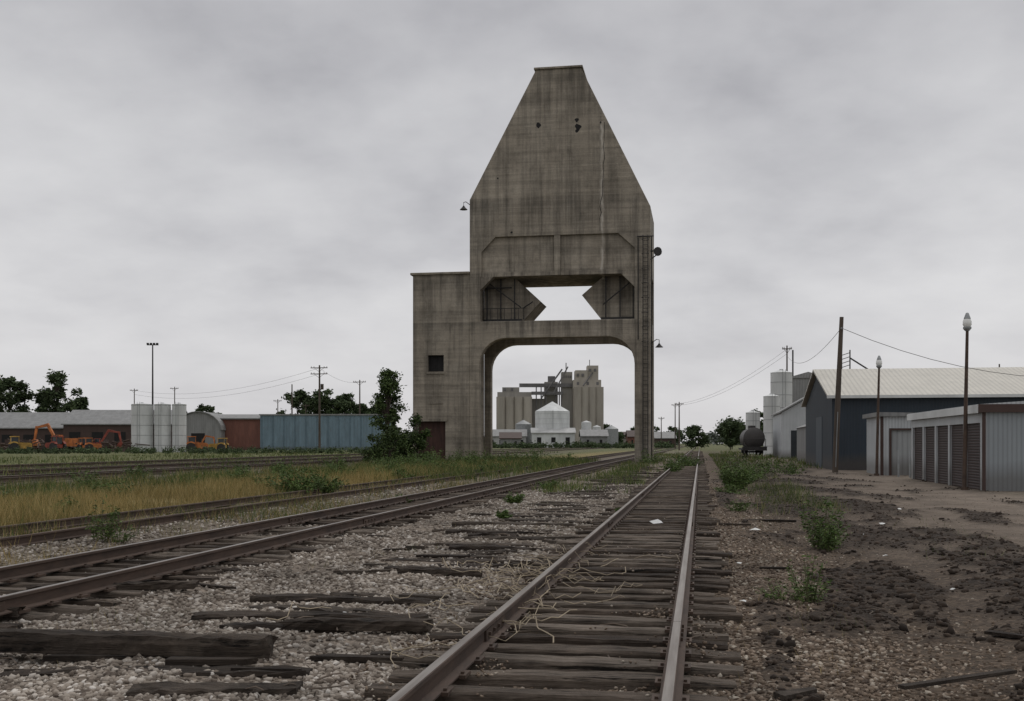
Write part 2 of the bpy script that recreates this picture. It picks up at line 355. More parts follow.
# ------------------------------------------------------------ tracks
def rail_mesh(mb,vc,s0,s1,kz=0):
    prof=[(-.07,.06),(.07,.06),(.07,.072),(.012,.088),(.012,.178),(.036,.188),(.036,.214),(.030,.22),(-.030,.22),(-.036,.214),(-.036,.188),(-.012,.178),(-.012,.088),(-.07,.072)]
    segs=[s0]; s=s0
    while s<s1: s=min(s1,s+11.9); segs.append(s)
    for a,b in zip(segs[:-1],segs[1:]):
        dz=random.uniform(-0.004,0.004)
        mb.prism([(vc+x,z+kz+dz) for x,z in prof],a+0.006,b-0.006)
def ties_mesh(name,vc,s0,s1,mat,parent,top=0.06,spacing=0.52,length=2.6,jx=0.06,jz=0.008,skip=0.0,jr=0.02,sub=12,wid=0.115,jl=(0.96,1.03),q0=0.008):
    V=[];F=[];s=s0
    while s<s1:
        s+=spacing*random.uniform(0.84,1.16)
        if random.random()<skip: continue
        L_=length*random.uniform(*jl)/2; w=wid*random.uniform(0.8,1.12); cx=vc+random.uniform(-jx,jx); zt=top+random.uniform(-jz,jz*.3)
        r=random.gauss(0,jr); tilt=random.gauss(0,jz*0.5); sag=random.uniform(0,.02)
        nsub=sub if s<25 else 2
        rows=[]; rot0=random.uniform(.6,1) if random.random()<.35 else 1; rot1=random.uniform(.6,1) if random.random()<.35 else 1
        for k in range(nsub+1):
            t=-1+2*k/nsub; x=t*L_; q=q0 if s<25 else 0
            if abs(t)==1: x+=random.uniform(-0.05,0.03)
            wk=1.0
            if nsub>4 and k<=1: wk=rot0
            if nsub>4 and k>=nsub-1: wk=rot1
            ring=[]
            for (yy,zz) in [(-w,-0.17),(-w,-0.022),(-w+0.016,0),(-w*0.3,0.0),(w*0.35,0.0),(w-0.016,0),(w,-0.022),(w,-0.17)]:
                yj=yy*wk+random.uniform(-q,q); zj=zz+random.uniform(-q,q)*(1 if zz>-0.1 else 0)-(1-wk)*.06-sag*abs(t)**3
                ring.append((cx+x*math.cos(r)-yj*math.sin(r), s+x*math.sin(r)+yj*math.cos(r), zt+zj+tilt*t))
            rows.append(ring)
        o=len(V)
        for rg in rows: V+=rg
        n=8
        for k in range(nsub):
            for j in range(n-1):
                F.append((o+k*n+j,o+k*n+j+1,o+(k+1)*n+j+1,o+(k+1)*n+j))
        F.append(tuple(o+j for j in range(n))); F.append(tuple(o+nsub*n+j for j in range(n-1,-1,-1)))
    me=bpy.data.meshes.new(name); me.from_pydata(V,[],F)
    bm=bmesh.new(); bm.from_mesh(me); bmesh.ops.recalc_face_normals(bm,faces=bm.faces); bm.to_mesh(me); bm.free()
    me.materials.append(mat)
    o=bpy.data.objects.new(name,me); COL.objects.link(o); o.parent=parent; return o
def track(uc,s0,s1,tie_top=0.06,near=False,tie_s1=160,kz=0.0,skip=0.02,jz=.012):
    e=empty('railroad_track',(0,0,0),-A); vc=uc*CA
    mb=MB()
    rail_mesh(mb,vc-0.753,s0,s1,kz); rail_mesh(mb,vc+0.753,s0,s1,kz); mb.obj('rails',M_RAIL,e,bevel=-1)
    ties_mesh('ties',vc,s0,tie_s1,M_TIE,e,top=tie_top+kz,skip=skip,jz=jz,jr=.028,jx=.09,jl=(.9,1.04))
    if near:
        pl=MB(); s=s0
        fx=MB()
        while s<45:
            s+=0.52
            for side in(-1,1):
                c=vc+side*0.753
                pl.box(c-0.115,c-0.0705,s-0.09,s+0.09,0.045,0.071); pl.box(c+0.0705,c+0.115,s-0.09,s+0.09,0.045,0.071)
                for q in(-0.085,0.085):
                    fx.box(c+q-0.012,c+q+0.012,s-0.05,s-0.026,0.06,0.088)
        pl.obj('tie_plates',M_RUST,e,bevel=-1); fx.obj('spikes',M_RUST,e,bevel=-1)
        jb=MB(); s=s0+11.9
        while s<60:
            for side in(-1,1):
                c=vc+side*0.753
                for q in(-1,1): 
                    jb.box(c+q*0.013,c+q*0.03,s-0.4,s+0.4,0.09,0.176)
                    for b_ in(-.3,-.1,.1,.3): jb.box(c+q*0.03,c+q*0.05,s+b_-0.016,s+b_+0.016,0.12,0.15)
            s+=11.9
        jb.obj('joint_bars',M_RUST,e,bevel=-1)
    return e
track(-0.947,-3,1400,tie_top=.058,near=True,tie_s1=220,jz=.014)
track(-7.265,-3,900,tie_top=0.045,near=True,tie_s1=200,jz=.02)
track(-11.65,-3,700,tie_top=0.02,kz=-0.05,skip=0.3,jz=.02)
track(-29.5,-3,600,tie_top=0.03,tie_s1=120); track(-36.5,-3,600,tie_top=0.03,tie_s1=120); track(-45,-3,500,tie_top=0.03,tie_s1=120)
e=empty('abandoned_ties',(0,0,0),-A)
ties_mesh('ties',-3.55*CA,6.3,75,M_TIE2,e,top=0.05,spacing=0.60,length=2.2,jx=0.42,jz=0.04,skip=0.2,jr=0.10,jl=(.4,1.12),q0=.016)

def loose_timber(x,y,rz,ln,sx=1.0,tilt=0.0):
    e=empty('loose_railroad_tie',(x,y,0.02),math.radians(rz)); e.rotation_euler[1]=tilt
    mb=MB(); rows=int(ln*11)
    ring0=[(-.11,0),(-.115,.10),(-.10,.155),(-.03,.168),(.05,.16),(.10,.15),(.115,.09),(.11,0)]
    VV=[];FF=[]
    for k in range(rows+1):
        xx=-ln/2+ln*k/rows; sc=(1-.25*max(0,(4-k)/4))*sx
        for (yy,zz) in ring0:
            VV.append((xx+(random.uniform(-.05,.03) if k in(0,rows) else 0),yy*sc+random.uniform(-.014,.014),zz*sc+random.uniform(-.014,.014)*(zz>0)))
    for k in range(rows):
        for j in range(8): FF.append((k*8+j,k*8+(j+1)%8,(k+1)*8+(j+1)%8,(k+1)*8+j))
    FF.append(tuple(range(8))); FF.append(tuple(rows*8+j for j in range(7,-1,-1)))
    mb.add(VV,FF); mb.obj('timber',M_TIE2,e)
loose_timber(-3.15,8.55,-8,2.7)
loose_timber(-1.35,9.6,-6,1.3,.6); loose_timber(-4.4,12.2,9,1.8,.5); loose_timber(-.9,13.6,-22,1.1,.45); loose_timber(-5.6,10.4,-3,2.0,.55)
mb=MB()
for k in range(46):   # splintered slabs and broken tie ends
    y=6.5*(30/6.5)**random.random(); uu=random.uniform(-5.8,-2.0) if k%4 else random.uniform(.6,3.2); x=uu+.171*y; a=random.gauss(-.17,.35); l=random.uniform(.12,.42); w_=random.uniform(.02,.07); z=float(gh(x,y))+.015
    ca,sa=math.cos(a),math.sin(a)
    top=[(-l,-w_),(l*random.uniform(.7,1),-w_*.6),(l,w_*.4),(-l*random.uniform(.7,1),w_)]
    h_=random.uniform(.02,.05)
    vs=[(x+p*ca-q*sa,y+p*sa+q*ca,z) for p,q in top]+[(x+p*ca-q*sa,y+p*sa+q*ca,z+h_) for p,q in top]
    mb.add(vs,[(0,3,2,1),(4,5,6,7),(0,1,5,4),(1,2,6,5),(2,3,7,6),(3,0,4,7)])
mb.obj('tie_fragments',M_TIE2,bevel=-1)

# ------------------------------------------------------------ coaling tower
T=empty('concrete_coaling_tower',(3.92,92,0),-A)
def arcp(cx,cz,r,a0,a1,n=8): return [(cx+r*math.cos(math.radians(a0+(a1-a0)*k/n)),cz+r*math.sin(math.radians(a0+(a1-a0)*k/n))) for k in range(n+1)]
sil=[(-7.62,15.7),(7.6,15.7),(7.6,21.2),(1.85,32.95),(-1.95,32.95),(-7.62,22.26)]
mb=MB(); mb.prism(sil,0.28,6.92); mb.obj('bin_body',M_CON,T)
plate=[(-7.62,15.7),(-6.6,15.7),(-6.6,17.8),(-5.4,19.05),(4.95,19.05),(6.3,17.8),(6.3,15.7),(7.6,15.7),(7.6,21.2),(1.85,32.95),(-1.95,32.95),(-7.62,22.26)]
mb=MB(); mb.prism(plate,0,0.28); mb.obj('front_face',M_CON,T,bevel=0.03)
mb=MB(); mb.prism(plate,6.92,7.2); mb.obj('back_face',M_CON,T)
mb=MB(); mb.box(-0.4,0.1,0.02,0.279,15.72,19.04); mb.box(-6.59,-0.41,0.1,0.279,15.72,16.1); mb.box(0.11,6.29,0.1,0.279,15.72,16.1)
mb.obj('panel_rib',M_CON,T)
mb=MB(); mb.box(-2.1,2.0,-0.15,7.3,32.952,33.13); mb.obj('roof_cap',M_CON,T,bevel=0.03)
def archp(xl): return [(-7.62,0),(xl,0)]+arcp(xl+2.3,8.2,2.3,180,90)+arcp(4.0,8.2,2.3,90,0)+[(6.3,0),(7.6,0),(7.6,11.93),(-7.62,11.93)]
for nm,y0,y1,xl in(('front_portal',0,.95,-6.8),('back_portal',6.35,7.2,-7.0)):
    mb=MB(); mb.prism(archp(xl),y0,y1); mb.obj(nm,M_CON,T,bevel=0.05)
mb=MB()
for y0,y1 in((0.003,1.0),(6.3,7.197)):
    mb.box(-7.617,-6.72,y0,y1,11.93,15.7); mb.box(6.3,7.597,y0,y1,11.93,15.7)
for xa,xb in((-7.6,-6.72),(6.3,7.58)):
    mb.box(xa,xb,.95,6.35,10.5,11.9)
mb.obj('upper_columns',M_CON,T)
mb=MB()
mb.prism([(-6.7,15.7),(-3.9,15.7),(-1.8,13.75),(-3.3,12.1),(-6.7,12.1)],1.7,5.5)
mb.prism([(6.3,15.7),(3.5,15.7),(1.75,14.2),(3.4,12.1),(6.3,12.1)],1.7,5.5)
mb.obj('coal_hoppers',M_CON,T)
mb=MB()
mb.box(-6.7,-3.4,1.35,1.65,12.0,12.25); mb.box(3.4,6.3,1.35,1.65,12.0,12.25)
for x in(-6.4,-5.2,-4.0,3.8,5.0,6.1): mb.box(x-.05,x+.05,1.4,1.5,12.25,15.69)
mb.tube([(-6.6,1.2,14.9),(-4.2,1.2,14.9)],0.07,6); mb.tube([(-6.3,1.1,15.4),(-3.4,1.1,13.2)],0.06,6); mb.tube([(6.1,1.1,15.3),(3.6,1.1,13.3)],0.06,6)
mb.tube([(-3.2,1.4,12.2),(-3.2,1.4,13.2),(-2.4,1.4,13.7)],0.06,6)
mb.box(-6.7,-3.0,1.02,1.08,13.1,13.16)
for x in np.arange(-6.6,-3.0,0.6): mb.box(x-.02,x+.02,1.02,1.06,11.93,13.1)
mb.obj('chute_gear',M_STEELDK,T)
mb=MB(); mb.prism([(-6.72,15.7),(-6.72,14.6),(-5.6,15.7)],0.05,.9); mb.prism([(6.3,15.7),(6.3,14.6),(5.2,15.7)],0.05,.9); mb.obj('haunches',M_CON,T)
mb=MB()
for (x,z,r) in((-1.75,28.3,.24),(1.5,28.6,.18),(1.62,28.0,.28),(1.5,27.7,.16),(-4.0,19.4,.1),(3.5,28.3,.1),(-5.2,24.0,.08)):
    n=9; mb.add([(x+r*math.cos(6.28*k/n)*random.uniform(.6,1.2),-0.006,z+r*math.sin(6.28*k/n)*random.uniform(.6,1.3)) for k in range(n)],[tuple(range(n))])
pts=[(3.75+random.uniform(-.09,.09)-(.25 if z<22 else 0),z) for z in np.arange(19.3,28.4,.5)]
mb.add([(x-.01-random.random()*.025,-.007,z) for x,z in pts]+[(x+.01+random.random()*.025,-.007,z) for x,z in pts],[(i,i+1,i+1+len(pts),i+len(pts)) for i in range(len(pts)-1)])
mb.obj('spalled_holes_and_crack',M_DARK,T)
mb=MB()
for x in(7.0,7.4): mb.tube([(x,-.16,0.2),(x,-.16,18.8)],0.035,5)
for z in np.arange(0.5,18.6,0.35): mb.tube([(7.0,-.16,z),(7.4,-.16,z)],0.018,4)
for z in np.arange(1,18,2.4): mb.tube([(7.0,-.16,z),(7.0,0,z)],0.03,4); mb.tube([(7.4,-.16,z),(7.4,0,z)],0.03,4)
for z in np.arange(10,18.6,1.2): mb.tube([(7.0,-.16,z),(6.9,-.5,z),(7.2,-.75,z),(7.5,-.5,z),(7.4,-.16,z)],0.02,4)
mb.tube([(7.68,.3,0.1),(7.68,.3,18.8)],0.05,6); mb.tube([(6.6,-.05,10.2),(6.6,-.05,18.6)],0.045,6)
mb.tube([(6.5,-.1,18.7),(7.9,-.1,18.7)],0.05,6)
mb.obj('ladder_and_conduit',M_STEELDK,T)
mb=MB(); mb.tube([(7.5,.1,17.5),(8.4,.1,17.5)],0.06,6); mb.tube([(8.2,-.12,17.45),(8.2,.35,17.45)],0.34,12); mb.tube([(7.6,.1,16.8),(8.3,.1,17.3)],0.05,6)
mb.obj('pulley',M_STEELDK,T)
def shade_lamp(mb,x,y,z,dx):
    mb.tube([(x,y,z),(x+dx*.7,y,z+.35),(x+dx,y,z+.3),(x+dx,y,z)],0.035,6)
    mb.tube([(x+dx,y,z),(x+dx,y,z-.1),(x+dx,y,z-.32)],[.07,.12,.34],12)
mb=MB(); shade_lamp(mb,-7.62,0.6,21.9,-0.65); shade_lamp(mb,7.6,0.6,9.9,0.7); mb.obj('shade_lamps',M_STEELDK,T)
mb=MB(); ops=[(-11.3,-9.9,7.75,9.15),(-12.15,-9.75,0.0,3.5)]
mb.wall(-12.6,-7.64,0,16,0.1,0.5,ops)
mb.box(-12.6,-12.2,0.5,6,0,16); mb.box(-8.04,-7.64,0.5,6,0,16); mb.box(-12.6,-7.64,6,6.4,0,16)
mb.obj('annex_walls',M_CON,T)
mb=MB(); mb.box(-12.8,-7.63,-0.1,6.6,16.0,16.2); mb.obj('annex_roof',M_CON,T,bevel=0.04)
mb=MB(); mb.box(-11.4,-9.8,0.0,0.099,7.55,7.72); mb.box(-12.3,-9.6,-0.05,0.099,3.5,3.7); mb.box(-11.2,-10.0,.03,.099,5.0,5.18); mb.obj('annex_sills',M_CON,T)
mb=MB(); mb.box(-12.15,-9.75,.38,.44,0,3.5); mb.obj('annex_door',simple('rusted_door',(0.05,0.022,0.016),0.8,0.5,1.5,stretch=(4,4,.5)),T)
mb=MB(); mb.box(-11.3,-9.9,.46,.49,7.75,9.15); mb.obj('annex_window',M_DARK,T)
mb=MB(); mb.box(-10.65,-10.58,.40,.45,7.75,9.15); mb.obj('window_bars',M_DARK,T)

# ------------------------------------------------------------ vegetation helpers
def leaf_quads(name,P,size,mat,parent=None,droop=0.5,aspect=0.5):
    n=len(P); a=rng.normal(size=(n,3)); a[:,2]*=droop; a/=np.linalg.norm(a,axis=1)[:,None]
    b=rng.normal(size=(n,3)); b-= (b*a).sum(1)[:,None]*a; b/=np.linalg.norm(b,axis=1)[:,None]
    s=(size*rng.uniform(0.6,1.35,n))[:,None]
    V=np.stack([P-a*s,P+b*s*aspect,P+a*s,P-b*s*aspect],1).reshape(-1,3)
    F=np.arange(4*n).reshape(-1,4); return np_mesh(name,V,F,mat,parent)
def crown(clumps,per):
    out=[]
    for (c,r) in clumps:
        d=rng.normal(size=(per,3)); d/=np.linalg.norm(d,axis=1)[:,None]
        rr=r*rng.random(per)**0.45*(1+0.25*rng.normal(size=per)); out.append(np.array(c)+d*rr[:,None]*np.array([1,1,.8]))
    return np.concatenate(out)
def tree(name,x,y,h,w,base=0.3,nc=26,per=180,leaf=0.22,mat=M_LEAF,trunk=0.03,shape=0,rr=(.08,.2)):
    e=empty(name,(x,y,0)); mb=MB(); cl=[]
    mb.tube([(0,0,-.2),(w*.02,0,h*.3),(-w*.03,0,h*.6),(0,0,h*.88)],[h*trunk,h*trunk*.75,h*trunk*.45,h*trunk*.12],7)
    for k in range(nc):
        t=base+(1-base)*random.random()**(.85 if shape==0 else 1.15); z=h*min(t,.97)
        tt=(t-base)/(1-base)
        prof=(math.sin(math.pi*min(1,max(0.08,tt*0.85+0.12)))**0.6) if shape==0 else (1.0-0.7*tt)*random.uniform(.6,1.15)
        ang=random.uniform(0,6.28); rad=w*.5*prof*random.uniform(0.25,1.0)
        c=(rad*math.cos(ang),rad*math.sin(ang),z); r=w*random.uniform(*rr)
        cl.append((c,r)); mb.tube([(0,0,z*random.uniform(.5,.8)),(c[0]*.5,c[1]*.5,z*.88),c],[h*trunk*.3,h*trunk*.18,h*trunk*.06],5)
    mb.obj('trunk_and_limbs',M_BARK,e); leaf_quads('foliage',crown(cl,per),leaf,mat,e); return e
tree('tree',-9.9,87.5,7.4,5.0,0.04,64,130,0.12,shape=1,rr=(.05,.14))
tree('tree',-7.4,85.5,3.8,3.4,0.06,28,150,0.11,shape=1,rr=(.08,.16))
tree('tree',-9.4,84.0,2.8,4.2,0.08,26,160,0.10,shape=1,rr=(.06,.14))
for (x,y,h,w) in[(-137,300,19,11),(-144,305,16.5,12),(-124,300,20.5,11),(-129,303,15,8),(-119,303,14,7),(-150,310,15,10)]: tree('tree',x,y,h,w,.35,40,110,.5,mat=M_MIDLEAF,trunk=.018,rr=(.07,.18))
for (x,y,h,w) in[(-68,350,18,12),(-60,350,18.5,13),(-54,352,17,11),(-49,355,14,9),(-44,356,13,8),(-40,360,11,8),(-100,360,14,10)]: tree('tree',x,y,h,w,.3,36,110,.55,mat=M_MIDLEAF,trunk=.018,rr=(.07,.18))
for (x,y,h,w) in[(57,255,8.6,7),(52,262,6.5,6),(62,262,7,7),(50,300,6,7),(60,300,8,8)]: tree('tree',x,y,h,w,.15,30,110,.38,mat=M_MIDLEAF,trunk=.02,rr=(.08,.2))
cl=[]
for k in range(560):
    x=random.uniform(-420,420); y=random.uniform(750,900); hh=random.uniform(4,9)*(1.25 if 110<x<170 else 1)
    if -14<x-0.171*y<10: continue
    for q in range(3): cl.append(((x+random.uniform(-6,6),y,hh*random.uniform(.3,.9)),random.uniform(2.5,4.5)))
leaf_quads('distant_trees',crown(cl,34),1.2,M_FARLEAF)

M_STEM=simple('weed_stem',(0.10,0.10,0.045),.8,.2,2,bmp=0)
def weed(name,x,y,h,w,stems=14,leaves=26,leaf=0.035,mat=M_WEED):
    e=empty(name,(x,y,float(gh(x,y)))); mb=MB(); pts=[]
    for k in range(stems):
        ang=random.uniform(0,6.28); r=w*.5*random.random()**.6; hh=h*random.uniform(.4,1.0)*(1-0.35*(r/(w*.5))**2)
        bx,by=r*.35*math.cos(ang),r*.35*math.sin(ang); tx,ty=r*math.cos(ang),r*math.sin(ang)
        mb.tube([(bx,by,-.03),((bx+tx)/2*.9,(by+ty)/2*.9,hh*.5),(tx,ty,hh)],[.006,.005,.002],4)
        for q in range(leaves):
            t=random.uniform(.12,1.02); pts.append((bx+(tx-bx)*t+random.gauss(0,w*.045),by+(ty-by)*t+random.gauss(0,w*.045),hh*t+random.gauss(0,h*.02)))
    mb.obj('stems',M_STEM,e,bevel=-1)
    leaf_quads('leaves',np.array(pts),leaf,mat,e,aspect=.32); return e
weed('weed_bush',-6.9,35,1.05,1.9,60,50,.05); weed('weed_bush',-6.2,36,0.7,1.4,40,50,.05); weed('weed_bush',-7.05,18.9,.9,.6,16,34,.034); weed('weed_bush',-6.8,19.0,.4,.8,14,20,.03)
weed('weed_bush',7.9,39,1.35,1.3,46,60,.05); weed('weed_bush',8.4,41,1.0,1.3,40,50,.05); weed('weed_bush',5.05,17.8,1.0,.8,30,40,.036)
weed('weed_bush',5.3,18.3,.5,.7,18,28,.03); weed('weed_bush',3.1,11.5,.68,.5,16,28,.025); weed('weed_bush',2.95,11.8,.25,1.0,18,18,.022)
weed('weed_bush',7.2,36,.4,1.2,20,30,.04); weed('weed_bush',5.6,27,.35,.9,20,30,.03)
for (x,y,h) in[(0.1,31,.35),(1.3,40,.45),(-0.2,24,.22),(2.6,26,.2),(-3.0,30,.3),(-8.2,52,.9),(-6.0,55,.8),(-3.4,60,.9),(-10,48,.7),(10.2,48,.9),(11.6,52,1.0),(13.5,58,1.1),(14.5,57,.9),(-12,33,.7),(-15.5,40,.8),(-2.2,70,1.0),(-5,66,1.3),(-1,80,1.2),(11.0,88,1.3),(-3.5,76,1.4),(0.5,84,1.2),(2,90,1.3),(-14,30,.5),(-10.5,26,.4),(-4.8,48,.6),(-7,62,1.0),
    (-6.5,70,1.2),(-8.5,74,1.4),(-5.5,78,1.5),(-3.8,84,1.4),(-7.5,80,1.6),(-2.4,88,1.5),(-10.5,66,1.1),(-12.5,60,.9),(-1.2,62,.7),(1.5,72,.9),(4,86,1.1),(9,62,.8),(10.4,70,.9),(12.4,76,1.0),(13.2,84,1.1),(-9,40,.6),(-11,44,.6),(-17,50,.8),(-13,52,.8)]:
    weed('weed_bush',x,y,h,h*2.0,22,30,.03+.0006*y)
def blades(name,n,fn,h,w,mat,lean=.35):
    P=fn(n); n=len(P); z=gh(P[:,0],P[:,1]); H=h*rng.uniform(.35,1.2,n)
    th=rng.uniform(0,6.28,n); ww=w*(0.6+P[:,1]*.02)
    d=np.stack([np.cos(th)*ww,np.sin(th)*ww],-1); le=rng.normal(0,lean,(n,2))*H[:,None]
    b0=np.stack([P[:,0]-d[:,0],P[:,1]-d[:,1],z-.01],-1); b1=np.stack([P[:,0]+d[:,0],P[:,1]+d[:,1],z-.01],-1)
    tp=np.stack([P[:,0]+le[:,0],P[:,1]+le[:,1],z+H],-1)
    return np_mesh(name,np.stack([b0,b1,tp],1).reshape(-1,3),np.arange(3*n).reshape(-1,3),mat)
def strip(u0,u1,y0,y1,thr=-.2,soft=.25,k=.35):
    def fn(n):
        y=y0*(y1/y0)**rng.random(n); uu=rng.uniform(u0,u1,n); x=uu+.171*y
        f=np.array([mn.fractal(Vector((float(a)*k*1.6,float(b)*k,5.0)),1,2,4) for a,b in zip(uu,y)])*1.6+rng.normal(0,soft,n)
        kk=f>thr; return np.stack([x,y],-1)[kk]
    return fn
blades('dry_grass',75000,strip(-19,-12.8,14,95,thr=-.45),.40,.005,M_DRY)
blades('dry_grass',16000,strip(-13,-9.0,13,90,thr=.15),.28,.005,M_DRY)
blades('dry_grass',14000,strip(-26,-18,34,120,thr=.1),.35,.008,M_DRY)
blades('green_grass',30000,strip(-19,-9,18,92,thr=.4),.38,.006,M_GRASS)
blades('green_grass',30000,strip(-25,-18,30,120,thr=.0),.45,.008,M_GRASS)
blades('green_grass',14000,strip(-18,-9,48,100,thr=-.1),.6,.010,M_GRASS)
blades('green_grass',40000,strip(-75,-24,50,190,thr=.4,soft=.4,k=.15),.4,.012,M_GRASS)
blades('green_grass',12000,strip(1.2,3.6,26,160,thr=.15),.34,.006,M_GRASS)
blades('green_grass',14000,strip(-6.0,-2.2,36,160,thr=.2),.36,.008,M_GRASS)
blades('green_grass',2600,strip(0.8,5.0,9,28,thr=.7),.14,.0035,M_GRASS)
blades('green_grass',2600,strip(-6,-1.6,9,40,thr=.75),.14,.0035,M_GRASS)
blades('dry_grass',2500,strip(-6.3,2.5,7.5,30,thr=.6),.11,.003,M_DRY)
blades('green_grass',10000,strip(3.5,16,70,200,thr=.15),.45,.012,M_GRASS)

# ------------------------------------------------------------ dry brush tangle, sticks, litter
mb=MB()
for k in range(80):
    x,y=random.gauss(-0.0,.45),random.gauss(11.8,1.9); x+=.171*(y-11.8); ang=random.uniform(0,6.28); pts=[]; z=.09
    for q in range(8):
        pts.append((x,y,z+abs(random.gauss(0,.05)))); ang+=random.gauss(0,.55); x+=.10*math.cos(ang); y+=.16*math.sin(ang)
    mb.tube(pts,random.uniform(.003,.006),4)
mb.obj('dry_brush',simple('dry_twig',(0.33,0.27,0.19),.9,.3,2,bmp=0),bevel=-1)
mb=MB()
for k in range(260):
    y=6*(30/6)**random.random(); uu=random.uniform(-6,5); x=uu+.171*y; a=random.uniform(0,3.14); l=random.uniform(.06,.3); z=float(gh(x,y))+.05
    mb.tube([(x,y,z),(x+l*.5*math.cos(a),y+l*.5*math.sin(a),z+random.uniform(0,.02)),(x+l*math.cos(a+.2),y+l*math.sin(a+.2),z)],[.007,.006,.004],4)
mb.obj('wood_splinters',simple('splinter_wood',(0.12,0.092,0.07),.9,.5,2,bmp=0),bevel=-1)
ML=simple('litter_paper',(0.66,0.66,0.64),.7,.1,3,bmp=0)
for (x,y,s) in[(2.9,21.9,.16),(4.6,20.8,.09),(5.5,16.2,.05),(3.1,15.0,.04),(4.3,13.3,.045),(2.4,11.4,.035),(6.2,19.4,.06),(5.0,12.5,.03),(1.2,9.2,.03),(-1.6,10.5,.03),(7.4,22,.06),(9.5,27,.07)]:
    mb=MB(); n=6; z=float(gh(x,y))+.03+(.05 if s>.1 else 0)
    ring=[(s*math.cos(6.28*k/n)*random.uniform(.6,1.4),s*math.sin(6.28*k/n)*random.uniform(.5,1),random.uniform(0,s*.5)) for k in range(n)]
    mb.add(ring+[(0,0,s*.6)],[(k,(k+1)%n,n) for k in range(n)]); mb.obj('litter',ML,loc=(x,y,z))
mb=MB(); mb.box(-.55,.55,-.03,.03,0,.025); mb.obj('broken_plank',M_TIE2,loc=(3.05,7.5,.03),rot=math.radians(28))

# ------------------------------------------------------------ right side buildings
S=empty('storage_unit_building',(16.15,37.8,0),-A)
LEN=12.8; W=15.0; H=3.0; nd=5; pw=(LEN-.3)/nd
mb=MB(); ops=[(0.25+k*pw,0.25+k*pw+pw-.25,0.0,2.35) for k in range(nd)]
w=MB().wall(0,LEN,0,H-.3,0,0.15,ops); w.v=[(y,x,z) for x,y,z in w.v]; w.obj('door_side_wall',M_WHITE2,S)
for o in ops: mb.box(.09,.12,o[0],o[1],0,2.35)
md,nt,b=new_mat('ribbed_roll_door'); co=objco(nt); s_=N(nt,'ShaderNodeSeparateXYZ'); L(nt,co,s_.inputs[0])
wv=math_(nt,'ABSOLUTE',math_(nt,'SINE',math_(nt,'MULTIPLY',s_.outputs[2],3.1416/.1)))
L(nt,ramp(nt,wv,[(0,(0.012,0.008,0.008)),(1,(0.042,0.024,0.022))]),b.inputs['Base Color']); b.inputs['Roughness'].default_value=.6; bump(nt,b,wv,.6,.02)
mb.obj('roll_up_doors',md,S)
mb=MB(); mb.box(.16,W,0.0,.15,0,H-.3); mb.box(.16,W,LEN-.15,LEN,0,H-.3); mb.box(W,W+.15,0,LEN,0,H-.3); mb.obj('end_walls',M_PALE,S)
mb=MB(); mb.prism([(-.15,H-.29),(W+.3,H-.29),(W+.3,H-.02),(W*.5,H+.5),(-.15,H-.02)],-.1,LEN+.1); mb.obj('roof',M_WHITE2,S)
mb=MB(); mb.box(-.18,-.152,-.13,LEN+.13,H-.32,H-.04); mb.obj('white_fascia',M_WHITE,S)
mb=MB(); mb.box(-.15,W,-.16,-.105,H-.30,H-.02); mb.box(.0,.12,-.03,-.003,0,H-.30); mb.box(1.75,1.9,-.03,-.003,0,H-.30); mb.obj('brown_trim',M_BROWN,S)
mb=MB(); mb.box(2.0,4.4,-.02,-.003,0,2.3); mb.obj('end_door',M_WHITE,S)

S=empty('white_garage_shed',(18.8,56,0),-A)
mb=MB(); mb.wall(0,4.2,0,3,0,.15,[(.5,2.6,0,2.3)]); mb.box(0,.15,.15,5,0,3); mb.box(4.05,4.2,.15,5,0,3); mb.box(.15,4.05,4.85,5,0,3); mb.obj('walls',M_WHITE2,S)
mb=MB(); mb.prism([(-.2,3.0),(4.4,3.0),(4.4,3.12),(-.2,3.22)],-.2,5.2); mb.obj('roof',M_GREYROOF,S)
mb=MB(); mb.box(.5,2.6,.08,.12,0,2.3); mb.obj('garage_door',siding('pale_door',(0.30,0.31,0.31),.5,.6,.15),S)
mb=MB(); mb.box(.38,.5,-.03,-.003,0,2.4); mb.box(2.6,2.72,-.03,-.003,0,2.4); mb.box(.5,2.6,-.03,-.003,2.3,2.4); mb.box(-.05,.1,-.04,-.003,0,3.0); mb.obj('door_trim',M_BROWN,S)
for (x,y) in[(19.0,52.5),(19.4,52.3),(18.8,53.5)]:
    mb=MB(); mb.tube([(0,0,0),(0,0,1.25),(0,0,1.32)],[.05,.05,.02],8); mb.obj('bollard',M_GALV,loc=(x,y,0),smooth=True)

S=empty('blue_metal_warehouse',(19.5,67,0),-A)
mb=MB(); Lw=34; Dw=17
mb.box(0,Lw,0,.2,0,4.45); mb.box(0,Lw,Dw-.2,Dw,0,4.45)
gab=[(.2,0),(Dw-.2,0),(Dw-.2,4.45),(Dw/2,6.5),(.2,4.45)]
mb.prismx(gab,0,.2); mb.prismx(gab,Lw-.2,Lw); mb.obj('walls',M_BLUE,S)
mb=MB(); o=.35
mb.prismx([(-o,4.40),(Dw/2,6.56),(Dw+o,4.40),(Dw+o,4.52),(Dw/2,6.70),(-o,4.52)],-.3,Lw+.3); mb.obj('roof',M_ROOFT,S)
mb=MB(); mb.box(-.35,Lw,-o-.09,-o-.003,4.36,4.54); mb.obj('gutter',M_WHITE,S)
mb=MB(); mb.box(-.03,-.003,5.5,9.2,0,3.4); mb.obj('side_door',simple('slate_door',(0.05,0.065,0.08),.6,.2,1),S)
mb=MB(); mb.tube([(14,2.5,5.1),(14,2.5,5.5)],.12,8); mb.tube([(24,7.5,6.3),(24,7.5,7.3)],.08,8); mb.obj('vents',M_GALV,S)

